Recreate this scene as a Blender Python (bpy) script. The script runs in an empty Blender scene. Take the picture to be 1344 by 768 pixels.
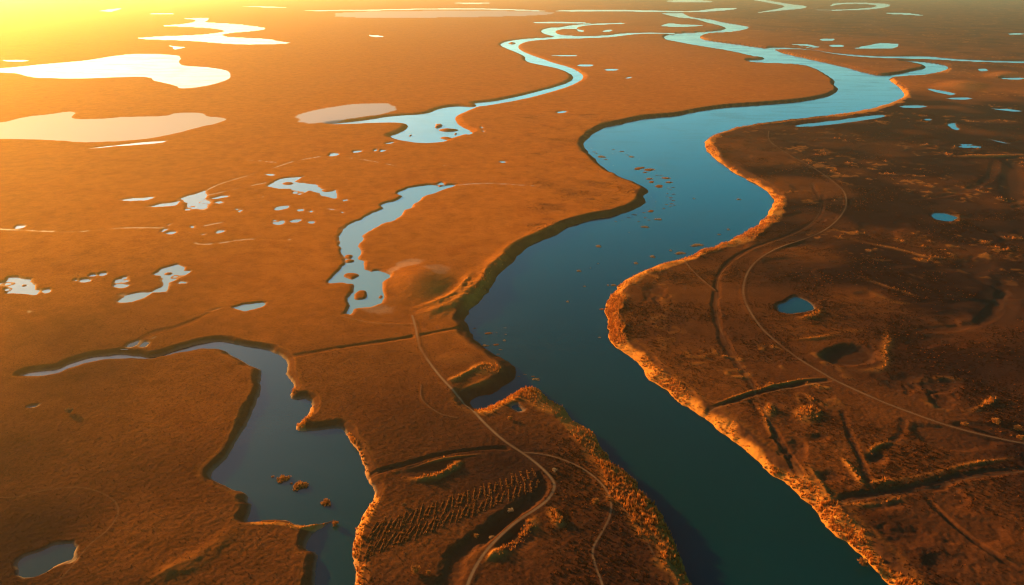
import bpy, math, random
import numpy as np
from mathutils import Vector, Matrix

# ------------------------------------------------------------------ camera, light, air
H = 300.0                       # flying height (m)
PITCH = math.radians(22.2)      # camera looks this far below the horizon
FPX = 1000.0                    # focal length in photo pixels (photo 1344 x 768)
CW, CH = 672.0, 384.0
SP, CP = math.sin(PITCH), math.cos(PITCH)
SUN_ELEV = math.radians(10.5)
SUN_AZ = math.radians(-51.0)    # left of the viewing direction (+Y)

sc = bpy.context.scene
col = bpy.data.collections.new('marsh'); sc.collection.children.link(col)
cam = bpy.data.cameras.new('camera'); cam_ob = bpy.data.objects.new('camera', cam)
sc.collection.objects.link(cam_ob); sc.camera = cam_ob
cam.sensor_width = 36.0; cam.lens = 36.0 * FPX / 1344.0
cam.clip_start = 1.0; cam.clip_end = 200000.0
cam_ob.location = (0, 0, H); cam_ob.rotation_euler = (math.pi / 2 - PITCH, 0, 0)

w = bpy.data.worlds.new('World'); sc.world = w; w.use_nodes = True
nt = w.node_tree; bg = nt.nodes['Background']
sky = nt.nodes.new('ShaderNodeTexSky'); sky.sky_type = 'NISHITA'; sky.sun_disc = False
sky.sun_elevation = SUN_ELEV; sky.sun_rotation = SUN_AZ
sky.altitude = 100; sky.air_density = 1.0; sky.dust_density = 0.8; sky.ozone_density = 3.0
tint = nt.nodes.new('ShaderNodeMix'); tint.data_type = 'RGBA'; tint.blend_type = 'MULTIPLY'; tint.inputs[0].default_value = 1.0
# the sky is warm and pale towards the sun, teal away from it
geo = nt.nodes.new('ShaderNodeTexCoord'); dotn = nt.nodes.new('ShaderNodeVectorMath'); dotn.operation = 'DOT_PRODUCT'
nt.links.new(geo.outputs['Generated'], dotn.inputs[0])
dotn.inputs[1].default_value = (math.sin(SUN_AZ) * math.cos(SUN_ELEV), math.cos(SUN_AZ) * math.cos(SUN_ELEV), math.sin(SUN_ELEV))
mr = nt.nodes.new('ShaderNodeMapRange'); mr.interpolation_type = 'SMOOTHSTEP'; mr.inputs[1].default_value = .58; mr.inputs[2].default_value = .90
nt.links.new(dotn.outputs['Value'], mr.inputs[0])
hue = nt.nodes.new('ShaderNodeMix'); hue.data_type = 'RGBA'; nt.links.new(mr.outputs[0], hue.inputs[0])
sepz = nt.nodes.new('ShaderNodeSeparateXYZ'); nt.links.new(geo.outputs['Generated'], sepz.inputs[0])
high = nt.nodes.new('ShaderNodeValToRGB'); nt.links.new(sepz.outputs['Z'], high.inputs[0]); cr = high.color_ramp
cr.elements.new(.5)
for e, (p_, c_) in zip(cr.elements, [(.10, (.42, .98, .94)), (.25, (.04, 1.02, .95)), (.60, (.08, .20, .22))]): e.position = p_; e.color = (*c_, 1)
nt.links.new(high.outputs[0], hue.inputs[6]); hue.inputs[7].default_value = (1.15, 1.02, 0.84, 1)
nt.links.new(hue.outputs[2], tint.inputs[7])
nt.links.new(sky.outputs[0], tint.inputs[6]); nt.links.new(tint.outputs[2], bg.inputs[0]); bg.inputs[1].default_value = 0.115

sun = bpy.data.lights.new('sun', 'SUN'); sun.energy = 5.0; sun.angle = math.radians(0.6)
sun.color = (1.0, 0.51, 0.08)
sun_ob = bpy.data.objects.new('sun', sun); sc.collection.objects.link(sun_ob)
sd = Vector((math.sin(SUN_AZ) * math.cos(SUN_ELEV), math.cos(SUN_AZ) * math.cos(SUN_ELEV), math.sin(SUN_ELEV)))
sun_ob.rotation_euler = sd.to_track_quat('Z', 'Y').to_euler()
sun_ob.location = sd * 2000

sc.view_settings.view_transform = 'Standard'; sc.view_settings.look = 'None'
sc.view_settings.gamma = 1.0; sc.view_settings.exposure = 1.75
sc.render.engine = 'CYCLES'
sc.cycles.use_denoising = True; sc.cycles.filter_width = 1.1
sc.cycles.max_bounces = 5; sc.cycles.diffuse_bounces = 2; sc.cycles.glossy_bounces = 2
sc.cycles.volume_bounces = 0; sc.cycles.caustics_reflective = False; sc.cycles.caustics_refractive = False
sc.cycles.transparent_max_bounces = 4

HAZE_DENSITY = 0.48e-4
HAZE_G = 0.75
HAZE_COLOR = (1.0, 0.78, 0.46)

rng = np.random.default_rng(7)
random.seed(7)
BASE = 6.0                       # height of the marsh plain above the river

# ------------------------------------------------------------------ helpers
def unproj(p, z=0.0):
    """photo pixels -> ground positions (m) on the level z"""
    p = np.asarray(p, dtype=float)
    X = (p[..., 0] - CW) / FPX; Y = (CH - p[..., 1]) / FPX
    t = (H - z) / (SP - Y * CP)
    return np.stack([X * t, (CP + Y * SP) * t], -1)

def to_uv(x, y, z=0.0):
    dep = y * CP + (H - z) * SP
    u = CW + FPX * x / dep
    v = CH - FPX * (y * SP - (H - z) * CP) / dep
    return u, v

_T = [np.random.default_rng(100 + i).random((256, 256)) * 2 - 1 for i in range(8)]
def vnoise(x, y, k=0):
    T = _T[k % 8]
    xi = np.floor(x).astype(np.int64); yi = np.floor(y).astype(np.int64)
    fx = x - xi; fy = y - yi
    fx = fx * fx * fx * (fx * (fx * 6 - 15) + 10); fy = fy * fy * fy * (fy * (fy * 6 - 15) + 10)
    x0 = xi & 255; x1 = (xi + 1) & 255; y0 = yi & 255; y1 = (yi + 1) & 255
    a = T[x0, y0]; b = T[x1, y0]; c = T[x0, y1]; d = T[x1, y1]
    return (a + (b - a) * fx) * (1 - fy) + (c + (d - c) * fx) * fy

def sstep(a, b, x):
    t = np.clip((x - a) / (b - a), 0, 1); return t * t * (3 - 2 * t)

def chaikin(p, closed=True, n=1):
    p = np.asarray(p, float)
    for _ in range(n):
        if closed:
            q = np.roll(p, -1, 0)
            p = np.stack([p * .75 + q * .25, p * .25 + q * .75], 1).reshape(-1, 2)
        else:
            a, b = p[:-1], p[1:]
            m = np.stack([a * .75 + b * .25, a * .25 + b * .75], 1).reshape(-1, 2)
            p = np.vstack([p[:1], m[1:-1], p[-1:]])
    return p

# ------------------------------------------------------------------ the ground sheet: a grid that is finer near the camera
def spaced(lo, hi, step, outer_lo, outer_hi):
    core = np.arange(lo, hi + step * .5, step)
    def grow(start, end, s):
        out = []; v = start; d = s
        while (v - end) * (1 if s > 0 else -1) < 0:
            d *= 1.18; v += d; out.append(v)
        if out: out[-1] = end
        return out
    return np.array(list(reversed(grow(lo, outer_lo, -step))) + list(core) + grow(hi, outer_hi, step))
GU = spaced(-40, 1384, 1.0, -3000, 4344)
GV0 = CH - FPX * math.tan(PITCH)         # horizon row
core_v = np.arange(-8.0, 800.1, 0.8)
GV = np.concatenate([[GV0 + 7.5, GV0 + 8.5, GV0 + 10, -13.0, -12.0, -11.0, -10.0, -9.0], core_v,
                     np.array([802, 805, 810, 818, 830, 850, 880, 930, 1000, 1100, 1250, 1500, 2000.])])
NU, NV = len(GU), len(GV)
UU, VV = np.meshgrid(GU, GV)
GXY = unproj(np.stack([UU, VV], -1))
X, Y = GXY[..., 0], GXY[..., 1]
cell = np.abs(np.gradient(Y, axis=0))
def fade(wl): return np.clip(wl / (2.2 * cell) - .4, 0, 1)

def window(P, R):
    """slices of the grid covering the points P grown by R metres"""
    P = np.asarray(P, float)
    bx = [(x, max(y, -60)) for a in P for x, y in ((a[0] - R, a[1] - R), (a[0] + R, a[1] - R), (a[0] - R, a[1] + R), (a[0] + R, a[1] + R))]
    bx = np.array(bx); u, v = to_uv(bx[:, 0], bx[:, 1])
    i0, i1 = np.searchsorted(GV, [v.min(), v.max()]); j0, j1 = np.searchsorted(GU, [u.min(), u.max()])
    return slice(max(i0 - 2, 0), i1 + 2), slice(max(j0 - 2, 0), j1 + 2)
FULL = (slice(None), slice(None))
def seg_dist(pts, R, closed=False, W=FULL):
    """distance (m) to a polyline for the grid points of window W closer than R; also fraction along it"""
    X, Y, GU, GV = globals()['X'][W], globals()['Y'][W], globals()['GU'][W[1]], globals()['GV'][W[0]]
    D = np.full(X.shape, 1e9, np.float32); S = np.zeros(X.shape, np.float32)
    P = np.asarray(pts, float)
    Q = np.roll(P, -1, 0) if closed else P[1:]
    n = len(P) if closed else len(P) - 1
    for i in range(n):
        a, b = P[i], Q[i]
        x0, x1 = min(a[0], b[0]) - R, max(a[0], b[0]) + R
        y0, y1 = max(min(a[1], b[1]) - R, -60), max(a[1], b[1]) + R
        us, vs = zip(*[to_uv(x, y) for x in (x0, x1) for y in (y0, y1)])
        i0, i1 = np.searchsorted(GV, [min(vs), max(vs)]); j0, j1 = np.searchsorted(GU, [min(us), max(us)])
        i0 = max(i0 - 1, 0); j0 = max(j0 - 1, 0); i1 += 1; j1 += 1
        if i1 <= i0 or j1 <= j0: continue
        sx, sy = X[i0:i1, j0:j1], Y[i0:i1, j0:j1]
        d = b - a; L2 = d @ d + 1e-9
        t = np.clip(((sx - a[0]) * d[0] + (sy - a[1]) * d[1]) / L2, 0, 1)
        dd = np.hypot(sx - a[0] - t * d[0], sy - a[1] - t * d[1])
        sub = D[i0:i1, j0:j1]; m = dd < sub
        sub[m] = dd[m]; S[i0:i1, j0:j1][m] = ((i + t) / n)[m]
    return D, S

def inside(pts, W=FULL):
    """grid points of window W inside a closed outline (world metres)"""
    X, GU, GV = globals()['X'][W], globals()['GU'][W[1]], globals()['GV'][W[0]]
    u, v = to_uv(pts[:, 0], pts[:, 1])
    M = np.zeros(X.shape, bool)
    u2, v2 = np.roll(u, -1), np.roll(v, -1)
    i0, i1 = np.searchsorted(GV, [v.min(), v.max()])
    for i in range(i0, i1):
        g = GV[i]
        c = ((v <= g) & (v2 > g)) | ((v2 <= g) & (v > g))
        if not c.any(): continue
        xs = np.sort(u[c] + (g - v[c]) / (v2[c] - v[c]) * (u2[c] - u[c]))
        M[i] = np.searchsorted(xs, GU) % 2 == 1
    return M

# ------------------------------------------------------------------ outlines traced from the photo, laid on the ground at real size
RIVER = [(940,800),(908,768),(900,750),(891,730),(881,699),(865,669),(841,649),(831,629),(818,614),(801,609),(798,595),(785,584),(776,569),(768,560),(755,554),(741,540),(728,529),(711,517),(706,509),(690,508),(672,512),(670,519),(661,527),(648,532),(635,537),(625,537),(619,530),(621,522),(640,517),(658,512),(661,509),(671,503),(675,493),(675,483),(665,474),(655,466),(638,456),(625,448),(618,439),(620,431),(611,423),(613,414),(621,403),(631,393),(645,381),(648,373),(655,359),(668,348),(675,341),(685,331),(695,323),(711,316),(728,309),(741,301),(758,293),(781,288),(808,283),(831,276),(846,268),(848,262),(843,257),(852,250),(831,240),(808,232),(788,217),(781,208),(768,197),(765,188),(775,178),(791,168),(815,162),(848,155),(896,151),(916,146),(956,140),(1006,137),(1053,133),(1083,128),(1098,122),(1100,117),(1094,111),(1096,106),(1090,102),(1079,95),(1063,88),(1043,85),(1009,84),(989,83),(976,79),(1003,78),(1004,76.5),(989,75),(963,68),(929,63),(896,57),(886,55),(875,53),(871,50),(873,47),(886,43.8),(909,42.7),(934,41.5),(953,38.5),(952,35.8),(928,30),(916,26),(905,24.5),(890,23.5),(874,19.6),(866,17.3),(880,16.6),(895,15.7),(900,20),(912,23.5),(934,25.4),(946,29),(976,33.4),(985,36),(976,40),(955,43),(930,44),(917,47.3),(921,52),(955,56.5),(996,62),(1016,65),(1026,69.4),(1064,78),(1102,86),(1133,95),(1154,99.4),(1179,97.6),(1200,92.5),(1215,90),(1214,86),(1200,83),(1174,80),(1200,79.7),(1220,81.5),(1238,84.5),(1246,89),(1240,93.5),(1212,100),(1190,101),(1166,103),(1169,107),(1179,113),(1188,123),(1186,128),(1173,135),(1146,143),(1129,147),(1096,152),(1056,156),(1023,160),(989,164),(963,169),(936,178),(926,185),(924,192),(936,207),(949,217),(969,230),(993,242),(1006,250),(1014,259),(1016,267),(1011,278),(999,291),(979,306),(956,318),(929,328),(896,340),(881,344),(865,350),(841,357),(825,367),(805,381),(796,396),(795,409),(796,423),(798,436),(806,453),(815,459),(831,469),(848,489),(868,510),(896,533),(926,553),(956,577),(983,599),(1013,622),(1039,644),(1069,667),(1083,682),(1109,709),(1129,725),(1149,745),(1166,768),(1200,800),(1260,850),(1300,890),(1100,900),(990,850)]
SIDE = [(1004,62.5),(1029,62),(1063,64),(1083,68),(1113,71),(1143,73),(1179,74),(1215,73),(1249,77),(1296,79),(1344,80),(1440,79),(1440,84),(1344,84),(1296,82.5),(1263,81.5),(1229,79),(1196,78),(1164,77.5),(1123,75.5),(1087,70.5),(1077,67.4),(1043,65.3),(1019,65.8)]
LEFTCH = [(20,493.5),(50,487),(73,486),(100,474),(127,468),(143,467),(167,465),(180,468),(200,469),(217,465),(233,458),(253,453),(287,448),(300,449),(320,455),(343,459),(360,463),(372,471),(378,483),(375,493),(382,501),(387,512),(382,517),(381,525),(405,524),(408,537),(400,550),(386,563),(400,566),(420,564),(448,560),(455,565),(461,579),(473,602),(478,619),(485,635),(491,652),(478,675),(468,702),(462,719),(465,745),(464,768),(462,810),(410,820),(413,768),(415,745),(418,724),(402,722),(405,709),(413,699),(430,690),(442,685),(440,680),(427,684),(393,691),(373,686),(333,685),(324,686),(326,675),(333,662),(326,659),(324,650),(307,645),(293,635),(277,629),(281,617),(293,604),(312,579),(320,560),(333,535),(343,515),(340,499),(343,486),(333,483),(320,474),(307,468),(293,461),(267,459.5),(257,461),(233,464.5),(207,472),(190,473),(167,472),(143,470.5),(113,476),(87,486),(67,493),(47,494.5)]
MIDCH = [(605,243),(590,242),(575,247),(572,243),(548,245),(531,248),(518,254),(526,260),(503,268),(498,276),(481,286),(461,294),(446,303),(442,308),(447,319),(445,328),(449,336),(453,346),(448,354),(438,362),(431,369),(434,372),(448,371),(461,374),(468,382),(462,388),(455,393),(458,403),(452,411),(462,413),(466,404),(480,402),(498,401),(505,391),(495,385),(497,376),(508,363),(504,357),(481,356),(475,348),(476,343),(470,339),(475,333),(470,326),(474,316),(475,308),(491,299),(515,291),(529,283),(528,279),(548,269),(555,261),(565,256),(574,252)]
UPCH = [(887,43.3),(848,42.5),(815,43.8),(795,47),(748,47),(731,45),(728,40.5),(740,37.8),(758,38.3),(768,40.5),(764,42.3),(758,41),(757,37),(759,35.2),(778,32.7),(815,32),(823,30.5),(815,29.8),(775,31),(748,33.3),(735,36),(725,35.7),(711,39),(710,43),(723,47.3),(731,48.5),(688,50.7),(665,54.3),(655,58.3),(661,62.3),(681,70),(690,75),(689,80),(701,84),(731,89.3),(745,95),(753,100),(751,106),(738,111.7),(711,119),(675,128),(648,133.3),(628,134.7),(621,136),(628,140),(605,149),(596,155),(600,162),(608,168),(620,173),(608,177),(591,182),(581,187),(558,189),(538,187),(508,180),(525,175),(536,168),(535,163),(525,161),(481,162),(448,164),(425,163.5),(481,158),(515,152),(561,150),(575,143),(598,139),(628,141),(648,137.5),(681,131.7),(715,123.3),(748,113.3),(764,105),(766,100),(761,95),(748,88.3),(725,82.3),(708,76),(695,71.7),(681,65),(680,59.3),(691,54.3),(731,51),(765,50.7),(801,49.3),(825,46),(848,44.3),(887,45)]
LAKE_A = [(-60,92),(0,90),(33,87),(83,82),(127,78),(157,72),(193,70),(233,73),(238,76),(235,82),(238,87),(283,89),(300,93),(304,100),(293,107),(267,114),(233,117),(230,113),(203,107),(198,101),(167,101),(117,103),(80,103),(40,102),(13,95),(-60,94)]
LAKE_B = [(-60,163),(0,162),(33,153),(67,150),(88,146),(103,147),(95,151),(93,154),(100,157),(133,156),(167,153),(217,153),(233,148),(267,148),(270,153),(290,154),(299,157),(287,162),(260,167),(233,175),(200,181),(167,185),(113,187),(50,183),(0,183),(-60,178)]
RIV_C = [(172,51),(200,48),(260,46),(287,43),(298,41),(283,37.5),(250,35.5),(203,34),(250,31),(260,26),(233,24),(273,23),(275,25.5),(267,29.5),(300,31),(333,34),(352,38),(333,41),(300,43.5),(290,46),(300,49),(353,51),(370,55),(385,57),(340,59),(293,57.5),(250,53.5)]
POND_D = [(348,245),(358,238),(367,235),(398,232),(388,238),(400,241),(420,243),(425,247),(443,249),(447,261),(436,262),(425,258),(405,251),(393,256),(382,248),(365,249)]
POND_E = [(236,261),(248,257),(270,250),(266,262),(277,265),(270,271),(262,275),(248,275),(246,267)]
POND_F = [(155,396),(163,388),(200,383),(212,373),(213,366),(205,360),(213,353),(233,348),(240,351),(238,356),(247,357),(233,364),(223,371),(225,379),(222,388),(213,384),(200,384),(190,391),(173,397),(160,397)]
POND_G = [(-12,371),(0,371),(8,370),(10,364),(23,364),(40,368),(48,374),(47,381),(46,387),(20,385),(8,386),(18,379),(12,375),(0,376),(-12,376)]
POND_H = [(276,410),(290,404),(300,403),(333,398),(350,395.5),(349,401),(327,407),(310,407),(298,405.5),(290,406)]
POND_I = [(38,751),(37,738),(67,716),(97,711),(101,719),(90,733),(67,740),(50,751)]
POND_L = [(30,538),(34,533),(50,530.5),(49,534),(33,539.5)]
POND_R1 = [(1034,165.5),(1083,160),(1103,157),(1156,150),(1167,153),(1129,159),(1089,164),(1053,167)]
POND_R2 = [(1224,281),(1236,279),(1249,281),(1258,287),(1249,291),(1233,289.5)]
POND_J = [(1019,400),(1029,392),(1046,391),(1063,396),(1068,403),(1056,409),(1039,414),(1028,412)]
POND_K = [(1077,465),(1096,456),(1116,453),(1143,458),(1152,466),(1156,478),(1136,484),(1093,482),(1082,475)]
POND_M = [(1214,505),(1229,499),(1256,499),(1264,506),(1243,512),(1222,510)]
POOL = [(670,534),(678,530),(688,533),(690,539),(681,543),(674,540)]
POND_T = [(1129,62),(1146,58),(1156,56.5),(1179,57.5),(1178,61),(1173,63.5),(1143,64),(1113,63),(1129,62.8)]
POND_Q = [(1241,163),(1256,160.5),(1254,165),(1259,171),(1252,170)]
def ell(cx, cy, rx, ry, tilt=0.0, n=12, jit=.12):
    r = random.Random(int(cx * 31 + cy * 7)); o = []
    for i in range(n):
        a = 2 * math.pi * i / n; k = 1 + r.uniform(-jit, jit)
        x, y = rx * k * math.cos(a), ry * k * math.sin(a)
        o.append((cx + x, cy + y - tilt * x))
    return o
# (name, outline, water level, bank width m, bed depth)
BODIES = [
 ('river', RIVER, 0.0, 13.5, 3), ('side_channel', SIDE, 0.3, 22, 2), ('left_channel', LEFTCH, 2.6, 6.5, 2),
 ('middle_channel', MIDCH, 4.6, 5, 1.2), ('upper_channel', UPCH, 2.2, 18, 2), ('lake', LAKE_A, 5.2, 18, 1), ('lake', LAKE_B, 5.2, 12, .5),
 ('stream', RIV_C, 5.0, 18, 1), ('pond', POND_D, 5.1, 5, .8), ('pond', POND_E, 5.1, 5, .8), ('pond', POND_F, 5.1, 4, .8),
 ('pond', POND_G, 5.1, 4, .8), ('pond', POND_H, 4.8, 4, .8), ('pond', POND_I, 5.2, 3, .8), ('pond', POND_L, 5.0, 3, .8),
 ('pond', POND_R1, 4.6, 8, .8), ('pond', POND_R2, 5.0, 5, .8), ('pond', POND_J, 4.7, 5, .8), ('pool', POOL, 4.6, 3, .8), ('pond', POND_T, 5.2, 20, .8), ('pond', POND_Q, 5.0, 6, .8),
 ('pond', [(118,195),(140,192),(177,188),(223,184),(213,187.5),(167,191)], 5.2, 8, .6),
 ('pond', [(222,60),(247,62),(230,65)], 5.2, 20, .6), ('pond', [(128,15),(143,12),(163,10.5),(147,15.5)], 5.2, 40, .6),
 ('pond', [(155,263),(175,260),(205,259),(195,263),(170,265)], 5.2, 5, .6), ('pond', [(193,272),(215,267),(238,263.5),(228,270),(205,272)], 5.2, 5, .6),
 ('pond', ell(269,266,8,2.2), 5.2, 4, .6), ('pond', ell(290,259,7,1.6,.2), 5.2, 4, .6), ('pond', ell(226,306,7,2.4,.1), 5.3, 4, .5),
 ('pond', ell(252,298.5,5,2), 5.3, 4, .5), ('pond', ell(366,293,5.5,2), 5.3, 4, .5), ('pond', ell(370,273,8,1.8,.25), 5.3, 4, .5),
 ('pond', ell(354,229.5,6,1.4), 5.3, 4, .5), ('pond', ell(437,275,9,1.8,-.1), 5.3, 4, .5), ('pond', ell(387,290,5,1.2,.1), 5.3, 4, .5),
 ('pond', ell(112,369,8,2.2), 5.3, 4, .5), ('pond', ell(160,368.5,5,1.4), 5.3, 3, .5), ('pond', ell(123,362,4,1.2,.1), 5.3, 3, .5), ('pond', ell(25,298,4,1.6), 5.3, 4, .5),
 ('pond', ell(580,241,4,1.6), 5.2, 4, .5), ('pond', ell(1198,140,16,1.6), 5.2, 5, .6), ('pond', ell(1261,129.5,17,1.5), 5.2, 6, .6),
 ('pond', [(1215,115.5),(1235,119),(1251,123),(1248,125),(1230,121),(1219,118)], 5.2, 6, .6),
 ('pond', [(1298,183),(1312,185),(1325,188.5),(1318,188),(1304,185)], 5.2, 5, .6), ('pond', [(1303,143),(1322,143),(1339,146),(1330,146.5)], 5.2, 6, .6),
 ('pond', [(1255,188.5),(1268,190.5),(1278,191.5),(1266,192.5)], 5.2, 5, .5),
 ('pond', ell(1086,52,10,1.2), 5.2, 20, .6), ('pond', ell(1098,60.3,9,1.2), 5.2, 15, .6), ('pond', [(1040,58.5),(1060,58.5),(1078,62),(1070,62.5),(1058,60.2)], 5.2, 12, .6),
 ('pond', [(866,34),(881,30),(891,32.3),(934,33),(893,35.8),(876,35)], 5.0, 25, .6), ('pond', ell(1334,44.5,12,1), 5.2, 15, .6),
 ('pond', [(698,29),(730,28.5),(768,29.3),(768,30.6),(730,30.8),(700,30.2)], 5.2, 25, .6), ('pond', ell(798,40.5,7,1.3,.1), 5.2, 20, .6),
 ('pond', [(400,13.4),(481,12.7),(581,10.6),(648,11),(715,13.9),(716,15.2),(648,12.8),(581,12.2),(481,14.2),(400,14.8)], 5.0, 40, .6),
 ('pond', [(729,14),(757,12.7),(810,12.7),(874,14),(911,15),(944,10.4),(970,10.2),(962,13),(915,16.3),(874,15.6),(810,15.2),(730,15.4)], 5.0, 40, .6),
 ('pond', [(594,3.5),(620,3),(646,3.4),(640,5.2),(600,5.2)], 5.0, 40, .6), ('pond', [(872,1.2),(905,-1),(941,2),(925,3.6),(880,3)], 5.0, 40, .6),
 ('stream', [(990,-2),(1019,2.4),(1035,5.4),(1060,8),(1056,11),(1029,13.5),(985,17.6),(1010,14),(1029,10),(1030,7.5),(1012,4),(984,-.5)], 5.0, 40, .8),
 ('stream', [(1088,9),(1095,3.8),(1130,3.2),(1160,4.5),(1171,7),(1155,11.5),(1110,14.2),(1060,13),(1110,12.6),(1142,10.5),(1155,7.5),(1130,4.8),(1100,5.6)], 5.0, 40, .8),
 ('pond', [(1162,16.5),(1190,17),(1214,20.5),(1195,19.8),(1165,18.2)], 5.2, 20, .6),
 ('pond', [(725,72.8),(745,72.4),(766,73),(745,74.2)], 5.2, 14, .5), ('pond', ell(768,86,10,1.1), 5.2, 12, .5), ('pond', ell(803,91.7,12,1.2), 5.2, 12, .5),
 ('pond', ell(824,102.5,6,1,.15), 5.2, 12, .5), ('pond', ell(737,147.4,6,1.1,.15), 5.2, 8, .5), ('pond', ell(494,47.5,10,1.1,-.1), 5.2, 20, .5),
 ('pond', ell(470,199,6,1.2,.1), 5.3, 5, .5), ('pond', ell(511,188,8,1.2,.15), 5.3, 5, .5), ('pond', ell(660,213,5,1), 5.3, 4, .5), ('pond', ell(583,218,4,1), 5.3, 4, .5),
 ('pond', ell(1290,92,4,1.4), 5.2, 8, .5), ('pond', ell(1218,157,4,1), 5.2, 6, .5),
 ('pond', ell(20,79.7,18,1.2), 5.2, 20, .5), ('pond', ell(1330,103,14,1.4), 5.2, 20, .5), ('pond', ell(212,18,16,.9), 5.2, 40, .5), ('pond', ell(345,9,30,.9,-.03), 5.2, 40, .5),
]
_r = random.Random(11)
for cx, cy, n_, sx, sy in [(395,250,7,60,14), (255,268,6,60,10), (200,372,5,50,14), (30,375,4,35,12), (120,362,3,25,6), (590,165,6,55,12), (400,285,6,60,10), (250,302,5,40,7), (180,450,2,20,6), (480,200,4,50,10)]:
    for _ in range(n_):
        px_, py_ = cx + _r.uniform(-sx, sx), cy + _r.uniform(-sy, sy); k_ = _r.uniform(1.2, 4.2)
        BODIES.append(('pond', ell(px_, py_, k_, .25 * k_ + .35, _r.uniform(-.1, .3), 9, .5), 5.3, 4, .5))
ISLETS = [  # bits of marsh inside the water bodies (centre, radii in photo px) : body index, ellipse
 (3, ell(458,337,4,2.6)), (3, ell(460,362,12.5,5)), (3, ell(475,388,12,6.2,.1)), (3, ell(500,388,5.5,4.5,.3)), (3, ell(459,343,5,1.8)),
 (4, ell(588,171,13,1.9)), (4, ell(587,182,9,1.8,-.1)), (4, ell(672,57,5,1.2)), (10, ell(222,359,4.5,1.8)), (11, ell(30,374,4,1.6)),
 (8, ell(378,241,5,1.5)), (8, ell(432,250,4,1.2)),
]
MUD = [  # bare pale mud flats
 ([(387,153),(410,145),(448,138),(505,134),(522,142),(505,150),(480,152),(440,160),(395,163)], .8),
 ([(515,352),(522,343),(545,338),(556,341),(550,348),(530,352),(508,362),(500,360)], .15),
 ([(556,350),(580,347),(590,352),(580,362),(560,356)], .08),
 ([(470,402),(495,400),(512,403),(505,410),(480,410)], .12),
 ([(440,15),(640,14),(730,15.5),(720,20),(600,23),(440,24)], .7),
 (ell(170,455,10,2.5,.3), .6), (ell(203,443,8,2,.3), .5), (ell(38,409,4,1.6), .7),
]
MOUNDS = [ (1116,466,42,15,-4,0), (1238,505,28,8,-2.2,0), (1043,401,26,11,-1.6,0),  # cx, cy (photo px), radius x px, radius y px, height m, reed mask
 (548,371,50,27,6.2,.12), (1262,113,40,8,7,.25), (1318,99,30,6,5,.25), (860,378,20,9,-2.0,0),
 (565,617,44,13,-3.5,0), (1237,530,14,10,-2,0), (1150,600,16,10,-3,0), (1312,400,34,34,-3,0), (1285,350,45,14,-2.5,0), (1330,240,20,40,-3.5,0),
 (668,700,38,28,-4.5,0), (1010,540,10,12,1.2,.4), (1060,545,22,14,1.5,.4), (1075,575,20,9,-1.6,0), (1050,588,13,12,-1.8,0), (1090,625,20,8,-1.6,0),
 (1190,705,30,14,-1.8,0), (1230,735,26,14,-1.5,0), (1165,660,26,8,-1.8,0), (1165,350,30,8,-1,0), (1255,270,40,9,-1.4,0),
 (905,690,0.1,0.1,0,0), (640,484,26,10,.9,.3), (600,470,30,10,.4,.1), (805,560,0.1,0.1,0,0), (1100,740,30,12,1.2,.3),
]
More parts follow.
